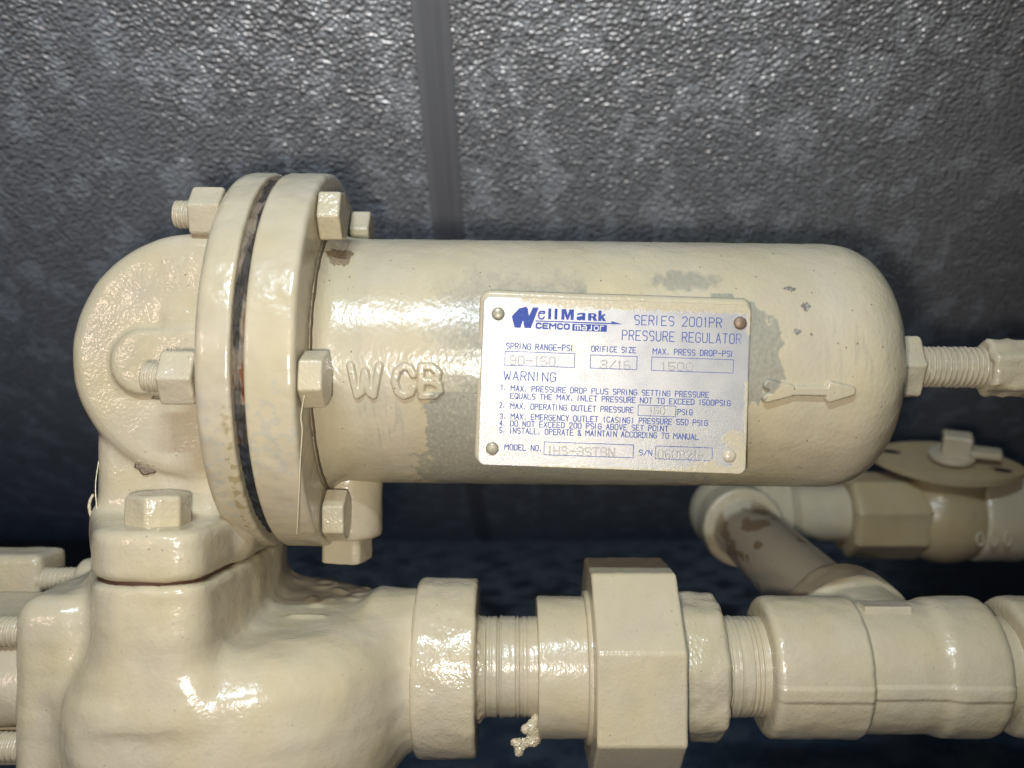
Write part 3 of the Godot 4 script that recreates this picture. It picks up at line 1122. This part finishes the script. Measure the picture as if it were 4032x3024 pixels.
	place("plate_boss", r, prism(bo, 0.030, 0.0552, 0.0042, 0.0024, 0.0, 0.00025), mat.paint, px * toz)
	var pl := place("name_plate", r, plate_mesh(0.106, 0.0668, 0.0009, 0.0028), plate_material(), px * Transform3D(Basis(), Vector3(0, 0, 0.0552)))
	for q in [[6.1, 6.8, 0], [101.8, 7.2, 1], [5.6, 60.1, 0], [99.2, 59.7, 2]]:
		var at := px * Transform3D(Basis(), Vector3(q[0] * 0.001 - 0.053, 0.0334 - q[1] * 0.001, 0.0560)) * toz
		var pf := profile([[-0.0004, 0.0], [-0.0004, 0.0026], [0.0006, 0.0026, 0.0006], [0.0013, 0.0020, 0.0008], [0.0017, 0.0]], 0.0006)
		place("rivet", pl, lathe(pf, 32, 0.0001 if q[2] < 2 else 0.0007), mat.rivet if q[2] == 0 else (mat.rivet_brown if q[2] == 1 else mat.thick), at)
	# upright bolts on the two lobes of the lower flange
	for q in [[Vector3(-0.1362, 0, 0.0635), 0.02], [Vector3(-0.160, 0, -0.062), 0.1]]:
		var up := Transform3D(Basis(Vector3(0, 1, 0), Vector3(-1, 0, 0), Vector3(0, 0, 1)), q[0])
		place("flange_bolt", r, prism(poly(6, 0.0124, q[1]), -0.0665, -0.0535, 0.0018, 0.0018, 0.0012, 0.0004), mat.thick, up)
	var rust := nets(Vector3(-0.20, -0.0868, -0.09), Vector3(-0.10, -0.0826, 0.09), 0.0014, func(p: Vector3) -> float: return maxf(oval(Vector2(p.x, p.z), -0.0022), absf(p.y + 0.0846) - 0.0012))
	place("flange_gasket", r, rust, mat.rust)

func gasket_material() -> StandardMaterial3D:
	var w := 64
	var h := 1024
	var a := nimg(w, h, 0.04, 61, 3)
	var b := nimg(w, h, 0.012, 62, 3)
	var d := PackedByteArray()
	d.resize(w * h * 3)
	for i in w * h:
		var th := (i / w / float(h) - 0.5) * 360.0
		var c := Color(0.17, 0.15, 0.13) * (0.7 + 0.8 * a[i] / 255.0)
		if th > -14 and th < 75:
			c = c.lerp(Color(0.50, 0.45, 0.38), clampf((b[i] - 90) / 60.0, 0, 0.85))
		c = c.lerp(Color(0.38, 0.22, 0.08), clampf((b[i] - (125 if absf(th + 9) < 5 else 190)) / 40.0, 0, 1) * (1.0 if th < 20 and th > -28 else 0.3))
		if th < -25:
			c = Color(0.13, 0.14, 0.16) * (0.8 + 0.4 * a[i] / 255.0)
		put3(d, i, c)
	var m := plain(Color.WHITE, 0.7)
	m.albedo_texture = tex_rgb(w, h, d)
	m.heightmap_enabled = true
	m.heightmap_texture = tex_l(w, h, a)
	m.heightmap_scale = 0.06
	return m

func plate_mesh(w: float, h: float, t: float, rad: float) -> ArrayMesh:
	# rounded rectangle sheet, front at +z, print mapped over its face
	var out := PackedVector2Array()
	for c in 4:
		var cx := (w / 2 - rad) * (1 if c in [0, 3] else -1)
		var cy := (h / 2 - rad) * (1 if c < 2 else -1)
		for s in 7:
			var a := PI / 2 * c + PI / 2 * s / 6.0
			out.append(Vector2(cx + rad * cos(a), cy + rad * sin(a)))
	var v := PackedVector3Array()
	var uv := PackedVector2Array()
	var idx := PackedInt32Array()
	var k := out.size()
	for lay in [[0.0, 0.0], [t - 0.0002, 0.0], [t, 0.0002], [t, 0.0008]]:
		for p in out:
			var q: Vector2 = p - p.normalized() * float(lay[1])
			v.append(Vector3(q.x, q.y, lay[0]))
			uv.append(Vector2(0.5 + q.x / w, 0.5 - q.y / h))
	for i in 3:
		for j in k:
			var a := i * k + j
			var b := i * k + (j + 1) % k
			idx.append_array([a, b, a + k, b, b + k, a + k])
	v.append(Vector3(0, 0, t))
	uv.append(Vector2(0.5, 0.5))
	for j in k:
		idx.append_array([3 * k + j, 3 * k + (j + 1) % k, v.size() - 1])
	v.append(Vector3(0, 0, 0))
	uv.append(Vector2(0.5, 0.5))
	for j in k:
		idx.append_array([(j + 1) % k, j, v.size() - 1])
	return finish(v, uv, idx)

func build_valve_body() -> void:
	var b := thing("valve_body", "bulky cream cast valve body with threaded collar below the regulator elbow", "valve body", Vector3(-0.12, -0.19, 0))
	place("casting", b, nets(Vector3(-0.218, -0.200, -0.092), Vector3(-0.034, -0.070, 0.092), 0.0015, body), mat.smooth)
	var ax := Transform3D(Basis(), Vector3(0, -0.129, 0))
	place("collar", b, lathe(profile([[-0.0430, 0.02], [-0.0430, 0.0395, 0.0035], [-0.0155, 0.0395, 0.0022], [-0.0155, 0.0235, 0.001], [-0.0250, 0.0215]], 0.003), 160, 0.0005, 30.0), mat.thick, ax)
	place("sealant", b, lathe_fn(-0.0165, -0.0115, 10, 90, func(x: float, th: float) -> float:
		var k := 1.0 - clampf((x + 0.0165) / 0.005, 0, 1)
		var w := 1.8 if sin(th) < -0.6 else 0.7
		return 0.0219 + (0.0014 + 0.0022 * lump.get_noise_3d(x * 3000, sin(th) * 60, cos(th) * 60)) * k * w), mat.thick, ax)
	# mating piece on the left with its studs
	var f := thing("bolted_flange", "cream flange with exposed threaded studs, cut off by the left edge beside the valve body", "flange", Vector3(-0.26, -0.16, 0.0))
	place("flange_plate", f, nets(Vector3(-0.330, -0.185, -0.075), Vector3(-0.196, -0.08, 0.05), 0.0022, func(p: Vector3) -> float:
		var d := rbox(p, Vector3(-0.265, -0.131, 0.004), Vector3(0.064, 0.031, 0.030), 0.005)
		d = smin(d, rbox(p, Vector3(-0.285, -0.098, -0.045), Vector3(0.053, 0.0135, 0.014), 0.004), 0.003)
		return d + lump.get_noise_3d(p.x * 700, p.y * 700, p.z * 700) * 0.0005), mat.paint)
	place("spigot", f, lathe(profile([[-0.33, 0.0], [-0.33, 0.0185], [-0.19, 0.0185], [-0.19, 0.0]], 0.004), 64, 0.0005), mat.paint, Transform3D(Basis(), Vector3(0, -0.1235, 0.036)))
	for q in [Vector3(0, -0.1005, 0.046), Vector3(0, -0.1475, 0.046), Vector3(0, -0.0975, -0.037), Vector3(0, -0.1475, -0.037)]:
		place("stud", f, screw(0.0061, -0.32, -0.19, 0.0023, 0.0010), mat.smooth, Transform3D(Basis(), q))

func nipple_mesh(x0: float, x1: float, r: float, marks: Array, sd: float) -> ArrayMesh:
	return lathe_fn(x0, x1, int((x1 - x0) / 0.0003), 110, func(x: float, th: float) -> float:
		var d := 0.0
		for q in marks:
			var t: float = (x - q[0]) / q[1]
			d += q[2] * exp(-t * t)
		d += 0.00012 * lump.get_noise_3d(x * 4200 + sd, sin(th) * 14, cos(th) * 14) + 0.00012 * lump.get_noise_3d(x * 500, sin(th) * 30, cos(th) * 30 + sd)
		return r + d * 1.35)

func build_piping() -> void:
	var y := -0.129
	var ax := Transform3D(Basis(), Vector3(0, y, 0))
	var n1 := thing("pipe_nipple", "short scored cream pipe nipple between valve body collar and union", "pipe nipple", Vector3(-0.002, y - 0.022, 0), "pipe nipples of the lower run")
	place("pipe", n1, nipple_mesh(-0.026, 0.024, 0.0222, [[-0.0118, 0.0006, -0.0003], [-0.0095, 0.0005, -0.0002], [-0.0062, 0.0004, -0.0008], [-0.0050, 0.0003, 0.0003], [0.0018, 0.0003, -0.0006], [0.0036, 0.00035, -0.0008], [0.0046, 0.0003, -0.0005], [0.007, 0.0004, -0.0003]], 1.0), mat.paint, ax)
	var u := thing("union_fitting", "cream pipe union with large plain octagonal nut in the lower run", "pipe union", Vector3(0.052, y - 0.05, 0))
	place("tailpiece", u, lathe(profile([[0.0112, 0.018], [0.0112, 0.0312, 0.0012], [0.0330, 0.0312, 0.0012], [0.0335, 0.0298, 0.0006], [0.050, 0.0298]], 0.003), 140, 0.00025, 40.0), mat.smooth, ax)
	place("nut_collar", u, lathe(profile([[0.0325, 0.024], [0.0325, 0.0335, 0.0015], [0.0370, 0.0345, 0.0008], [0.050, 0.0345]], 0.003), 120, 0.0003, 41.0), mat.paint, ax)
	place("union_nut", u, prism(poly(8, 0.0500, deg_to_rad(23.0)), 0.0345, 0.0718, 0.0035, 0.0016, 0.0012, 0.0002), mat.smooth, ax)
	place("end_piece", u, prism(poly(8, 0.0340, deg_to_rad(12.0)), 0.068, 0.0935, 0.014, 0.0028, 0.0016, 0.0009), mat.thick, ax)
	place("paint_clump", u, clump(), mat.thick)
	var n2 := thing("pipe_nipple", "short cream pipe nipple with ringed threads between union and tee", "pipe nipple", Vector3(0.103, y - 0.022, 0), "pipe nipples of the lower run")
	place("pipe", n2, nipple_mesh(0.085, 0.125, 0.0222, [[0.0952, 0.0004, -0.0006], [0.0968, 0.0003, -0.0004], [0.1000, 0.0003, 0.0003], [0.1063, 0.0004, -0.0006], [0.1083, 0.0004, -0.0006], [0.1103, 0.0004, -0.0006]], 9.0), mat.paint, ax)
	var t := thing("pipe_tee", "cream cast pipe tee with banded ends, its branch pointing back", "pipe tee", Vector3(0.165, y - 0.031, 0))
	var tee := place("run", t, lathe(profile([[0.1130, 0.019], [0.1130, 0.0312, 0.0042], [0.1535, 0.0315, 0.0016], [0.1548, 0.0292, 0.0008], [0.1860, 0.0292, 0.003], [0.1905, 0.0310, 0.003], [0.2150, 0.0312, 0.0055], [0.2150, 0.019]], 0.003), 260, 0.0003, 50.0, func(_x: float, th: float) -> float: return 0.0008 * smoothstep(0.02, -0.01, th) * smoothstep(-0.22, -0.17, th)), mat.paint, ax)
	place("rib", tee, prism(PackedVector2Array([Vector2(-0.003, -0.006), Vector2(-0.003, 0.004), Vector2(0.0014, 0.004), Vector2(0.0014, -0.006)]), 0.157, 0.178, 0.0008, 0.0005, 0.0, 0.0002), mat.paint, Transform3D(Basis(), Vector3(0, y + 0.0285, 0.0075)))
	# branch: local x runs back and a little up
	var dir := Vector3(0, 0.085, -0.996).normalized()
	var bb := Basis(dir, Vector3(1, 0, 0).cross(dir).normalized(), Vector3(1, 0, 0))
	bb = Basis(dir, bb.y, dir.cross(bb.y))
	var bx := Transform3D(bb, Vector3(0.172, y, 0))
	place("branch", t, lathe(profile([[0.0, 0.0], [0.0, 0.0275], [0.034, 0.0275, 0.003], [0.038, 0.0306, 0.002], [0.0610, 0.0308, 0.003], [0.0610, 0.019]], 0.003), 100, 0.0005, 52.0), mat.paint, bx)
	var p := thing("pipe", "straight tan painted pipe running back from the tee to an elbow", "pipe", bx * Vector3(0.16, 0, 0))
	place("barrel", p, lathe(profile([[0.05, 0.0], [0.05, 0.0222], [0.30, 0.0222], [0.30, 0.0]], 0.01), 80, 0.0002, 60.0), pipe_shaded(), bx)
	# elbow at the back
	var e := thing("pipe_elbow", "cream pipe elbow turning the branch toward the ball valve, half hidden below the regulator", "pipe elbow", Vector3(0.172, -0.135, -0.307))
	var c := bx * Vector3(0.3083, 0, 0)
	place("bend", e, nets(c + Vector3(-0.045, -0.045, -0.045), c + Vector3(0.05, 0.045, 0.055), 0.0018, func(q: Vector3) -> float:
		var l := q - c
		var r1 := seg3(l, Vector3.ZERO, Vector3(0.04, 0, 0)) - 0.0265
		var r2 := seg3(l, Vector3.ZERO, -dir * 0.04) - 0.0265
		return smin(smin(r1, r2, 0.006), l.length() - 0.029, 0.006)), mat.paint)
	place("band", e, lathe(profile([[-0.052, 0.0], [-0.052, 0.0300, 0.003], [-0.026, 0.0300, 0.003], [-0.026, 0.0]], 0.003), 80, 0.0004), mat.paint, Transform3D(bb, c))
	place("band", e, lathe(profile([[0.022, 0.0], [0.022, 0.0295, 0.003], [0.046, 0.0295, 0.003], [0.046, 0.0]], 0.003), 80, 0.0004), mat.paint, Transform3D(Basis(), c))
	var n3 := thing("pipe_nipple", "cream pipe nipple between the rear elbow and the ball valve", "pipe nipple", c + Vector3(0.075, -0.022, 0), "pipe nipples of the rear run")
	place("pipe", n3, lathe(profile([[0.02, 0.0], [0.02, 0.0222], [0.13, 0.0222], [0.13, 0.0]], 0.01), 80, 0.0003), mat.paint, Transform3D(Basis(), c))
	# what follows the tee, at the edge of view
	var n4 := thing("pipe_nipple", "cream pipe stub leaving the right end of the tee", "pipe nipple", Vector3(0.22, y - 0.022, 0), "pipe nipples of the lower run")
	place("pipe", n4, nipple_mesh(0.205, 0.245, 0.0222, [[0.2165, 0.0004, -0.0004]], 4.0), mat.paint, ax)
	var cp := thing("pipe_coupling", "cream coupling barely in view at the right edge beyond the tee", "pipe coupling", Vector3(0.25, y - 0.031, 0))
	place("sleeve", cp, lathe(profile([[0.2235, 0.019], [0.2235, 0.0312, 0.005], [0.275, 0.0312, 0.004], [0.275, 0.019]], 0.003), 90, 0.0004, 70.0), mat.paint, ax)

func pipe_shaded() -> StandardMaterial3D:
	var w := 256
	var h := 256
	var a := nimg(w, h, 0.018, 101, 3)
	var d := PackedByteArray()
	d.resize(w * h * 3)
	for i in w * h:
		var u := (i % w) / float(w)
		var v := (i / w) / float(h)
		var k := clampf((a[i] - 172 + 70 * (1.0 - absf(u - 0.66) * 4.0)) / 6.0, 0, 1)  # brown patches paint lamp shadows into the pipe colour
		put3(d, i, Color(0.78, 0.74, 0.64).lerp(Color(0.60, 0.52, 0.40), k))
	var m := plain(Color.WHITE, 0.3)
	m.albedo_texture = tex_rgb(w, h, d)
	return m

func clump() -> ArrayMesh:
	var pts := [Vector3(0.0105, -0.148, 0.014), Vector3(0.0085, -0.1505, 0.016), Vector3(0.0060, -0.1515, 0.017), Vector3(0.0092, -0.1535, 0.016), Vector3(0.0108, -0.156, 0.015), Vector3(0.0090, -0.1572, 0.016), Vector3(0.0060, -0.1575, 0.017), Vector3(0.0030, -0.1570, 0.018), Vector3(0.0010, -0.1568, 0.018), Vector3(0.0035, -0.1595, 0.018), Vector3(0.0028, -0.1615, 0.018)]
	return nets(Vector3(-0.004, -0.167, 0.006), Vector3(0.017, -0.142, 0.026), 0.0005, func(p: Vector3) -> float:
		var d := 1.0
		for i in pts.size():
			d = smin(d, p.distance_to(pts[i]) - (0.0021 if i < 6 else 0.0015), 0.0022)
		return d + fine.get_noise_3d(p.x * 6000, p.y * 6000, p.z * 6000) * 0.0013)

func build_ball_valve() -> void:
	var c := Vector3(0.343, -0.1045, -0.3065)
	var v := thing("ball_valve", "cream ball valve with slotted stop plate on its stem, out of focus at right", "ball valve", c + Vector3(0, -0.04, 0))
	var ax := Transform3D(Basis(), c)
	var shade_wear_paint := paint(0.035, 0.27, Color(0.90, 0.86, 0.79))  # brown tint stands in for shade on the valve; also plate wear
	place("end_cap", v, prism(poly(8, 0.0345, deg_to_rad(10.0)), -0.080, -0.020, 0.003, 0.005, 0.004, 0.0003), shade_wear_paint, ax)
	place("end_cap", v, lathe(profile([[0.018, 0.0], [0.018, 0.036, 0.006], [0.058, 0.036, 0.004], [0.060, 0.031, 0.002], [0.10, 0.031, 0.003], [0.10, 0.0]], 0.004), 80, 0.0004), mat.paint, ax)
	var body_mesh := place("ball_housing", v, nets(c + Vector3(-0.05, -0.05, -0.05), c + Vector3(0.05, 0.06, 0.075), 0.002, func(q: Vector3) -> float:
		var l := q - c
		var d := (l * Vector3(0.85, 1, 1)).length() - 0.0375
		var s := Vector3(-0.03, 0.93, 0.36).normalized()
		var h := l.dot(s)
		var rad := (l - s * h).length()
		return smin(d, smax(rad - (0.019 + maxf(0, h - 0.025) * 0.6), absf(h - 0.026) - 0.022, 0.003), 0.014)), shade_wear_paint)
	for k in 3:
		var o := c + Vector3(0.012 + 0.0105 * k, -0.013, 0.0345)
		var pts := []
		for i in 13:
			var a := TAU * i / 12
			pts.append(o + Vector3(0.0026 * cos(a), 0.0048 * sin(a), 0.0006))
		place("raised_figure", body_mesh, strand(pts, 0.0008), mat.paint)
	var n := Vector3(-0.03, 0.93, 0.36).normalized()
	var la := (Vector3(0.93, 0, 0) + Vector3(0, -0.5, 0.86) * 0.36)
	la = (la - n * la.dot(n)).normalized()
	var bs := Basis(la, n.cross(la) * -1.0, n)
	bs = Basis(la, n.cross(la), n)
	var outl := PackedVector2Array()
	for i in 40:
		var a := TAU * i / 40
		var cc := cos(a)
		outl.append(Vector2(0.055 * cc, 0.034 * sin(a) * (1.0 - 0.25 * cc * cc) + 0.0))
	var pc := CSGPolygon3D.new()
	pc.name = "stop_plate"
	pc.polygon = outl
	pc.depth = 0.005
	pc.material = shade_wear_paint
	v.add_child(pc, true)
	var at := Transform3D(bs, c + n * 0.0485 + Vector3(-0.004, 0, 0))
	pc.transform = (W[v] as Transform3D).affine_inverse() * at
	for q in [Vector2(-0.040, 0.004), Vector2(0.038, -0.006)]:
		var cut := CSGCylinder3D.new()
		cut.name = "slot" if q.x < 0 else "slot_001"
		cut.operation = CSGShape3D.OPERATION_SUBTRACTION
		cut.radius = 0.0045
		cut.height = 0.003
		cut.material = plain(Color(0.13, 0.11, 0.09), 0.8)  # dark colour put in for the shade inside a through slot
		cut.sides = 20
		pc.add_child(cut, true)
		cut.transform = Transform3D(Basis(Vector3(1, 0, 0), PI / 2).scaled(Vector3(1.7, 0.8, 1)), Vector3(q.x, q.y, 0.0))
	F[pc] = Transform3D()
	W[pc] = at
	var toz := Transform3D(Basis(Vector3(0, 0, 1), Vector3(0, 1, 0), Vector3(-1, 0, 0)), Vector3.ZERO)
	place("stem", v, prism(PackedVector2Array([Vector2(-0.008, -0.0105), Vector2(-0.008, 0.0105), Vector2(0.008, 0.0105), Vector2(0.008, -0.0105)]), -0.002, 0.022, 0.002, 0.002, 0.0, 0.0003), mat.paint, Transform3D(bs, c + n * 0.049 + la * 0.002) * toz)
	place("lever_stub", v, prism(PackedVector2Array([Vector2(-0.006, -0.034), Vector2(-0.006, 0.0), Vector2(0.008, 0.0), Vector2(0.008, -0.034)]), 0.004, 0.009, 0.002, 0.0012, 0.0, 0.0003), mat.paint, Transform3D(bs, c + n * 0.051) * toz)
	place("stem_washer", v, lathe(profile([[0.002, 0.0], [0.002, 0.017, 0.001], [0.006, 0.017, 0.001], [0.006, 0.0]], 0.003), 50, 0.0003), mat.paint, Transform3D(bs, c + n * 0.049) * toz)
	var n5 := thing("pipe_nipple", "cream pipe leaving the right end of the ball valve at the edge of view", "pipe nipple", c + Vector3(0.13, -0.022, 0), "pipe nipples of the rear run")
	place("pipe", n5, lathe(profile([[0.09, 0.0], [0.09, 0.0222], [0.2, 0.0222], [0.2, 0.0]], 0.01), 60, 0.0003), mat.paint, ax)

func build_small_things() -> void:
	var a := thing("bristle", "pale brush bristle stuck in the paint across the right flange rim", "bristle", Vector3(-0.078, -0.045, 0.079), "brush bristles stuck in the paint")
	place("hair", a, strand([Vector3(-0.0762, -0.004, 0.0815), Vector3(-0.0776, -0.012, 0.0812), Vector3(-0.0772, -0.017, 0.0808), Vector3(-0.0783, -0.026, 0.0785), Vector3(-0.0800, -0.040, 0.0738), Vector3(-0.0822, -0.052, 0.0668), Vector3(-0.0838, -0.0585, 0.0615)], 0.00018), mat.strand)
	var b := thing("fibre_tuft", "tuft of loose pale fibres hanging down the left side of the elbow housing", "fibre tuft", Vector3(-0.172, -0.08, 0.03))
	place("hair", b, strand([Vector3(-0.1715, -0.032, 0.0385), Vector3(-0.1712, -0.042, 0.0420), Vector3(-0.1700, -0.052, 0.043), Vector3(-0.1672, -0.066, 0.045), Vector3(-0.1660, -0.078, 0.045), Vector3(-0.1655, -0.083, 0.045)], 0.00024), mat.strand)
	var rng := RandomNumberGenerator.new()
	rng.seed = 31
	for k in 9:
		var p := Vector3(-0.1745 + rng.randf_range(-0.001, 0.004), -0.046 - 0.003 * k, 0.030 + rng.randf_range(-0.006, 0.008))
		var pts := [p]
		for j in 4:
			p += Vector3(rng.randf_range(-0.0012, 0.0022), -rng.randf_range(0.0025, 0.0055), rng.randf_range(-0.001, 0.002))
			pts.append(p)
		place("hair", b, strand(pts, rng.randf_range(0.0003, 0.0009)), mat.thick)
	# torn paint on the elbow and round the bolts: bare gritty metal with lifted paint flakes along its edge
	var host: Node3D = get_node("pressure_regulator/elbow_housing")
	var bare := plain(Color(0.50, 0.45, 0.38), 0.62)
	bare.heightmap_enabled = true
	bare.heightmap_texture = peel_h
	bare.heightmap_scale = 0.06
	bare.uv1_triplanar = true
	bare.uv1_scale = Vector3(26, 26, 26)
	for q in [[Vector3(-0.1485, -0.0455, 0.0452), 0.0052, 0.0026, 3], [Vector3(-0.1400, -0.0165, 0.0490), 0.0050, 0.0018, 5], [Vector3(-0.1235, -0.0640, 0.0400), 0.0040, 0.0030, 8]]:
		place("bare_patch", host, flake(q[0], q[1], q[2], q[3], 0.0004), bare)
		for k in 3:
			rng.seed = int(q[3]) * 10 + k
			var o := Vector3(rng.randf_range(-1, 1) * float(q[1]), rng.randf_range(0.4, 1.1) * float(q[2]), 0.0006)
			place("paint_flake", host, flake(q[0] + o, float(q[1]) * rng.randf_range(0.25, 0.5), float(q[2]) * rng.randf_range(0.3, 0.6), k + 20 + int(q[3]), 0.0009), mat.thick)

func flake(at: Vector3, rx: float, ry: float, sd: int, lift: float) -> ArrayMesh:
	# small ragged lens of paint or metal, closed, its rim sunk into what it sits on
	var rings := []
	for i in 6:
		var t := i / 5.0
		var ring := PackedVector3Array()
		for j in 25:
			var a := TAU * (j % 24) / 24
			var k := (1.0 + 0.55 * fine.get_noise_2d(cos(a) * 3.5 + sd * 17, sin(a) * 3.5)) * (1.0 - 0.85 * t)
			var z := lift * (1.0 - pow(1.0 - t, 3.0)) * (1.0 + 1.2 * fine.get_noise_2d(cos(a) * k * 14 + sd, sin(a) * k * 14)) - 0.0007 * (1.0 - t)
			ring.append(at + Vector3(rx * k * cos(a), ry * k * sin(a), z))
		rings.append(ring)
	return loft(rings)
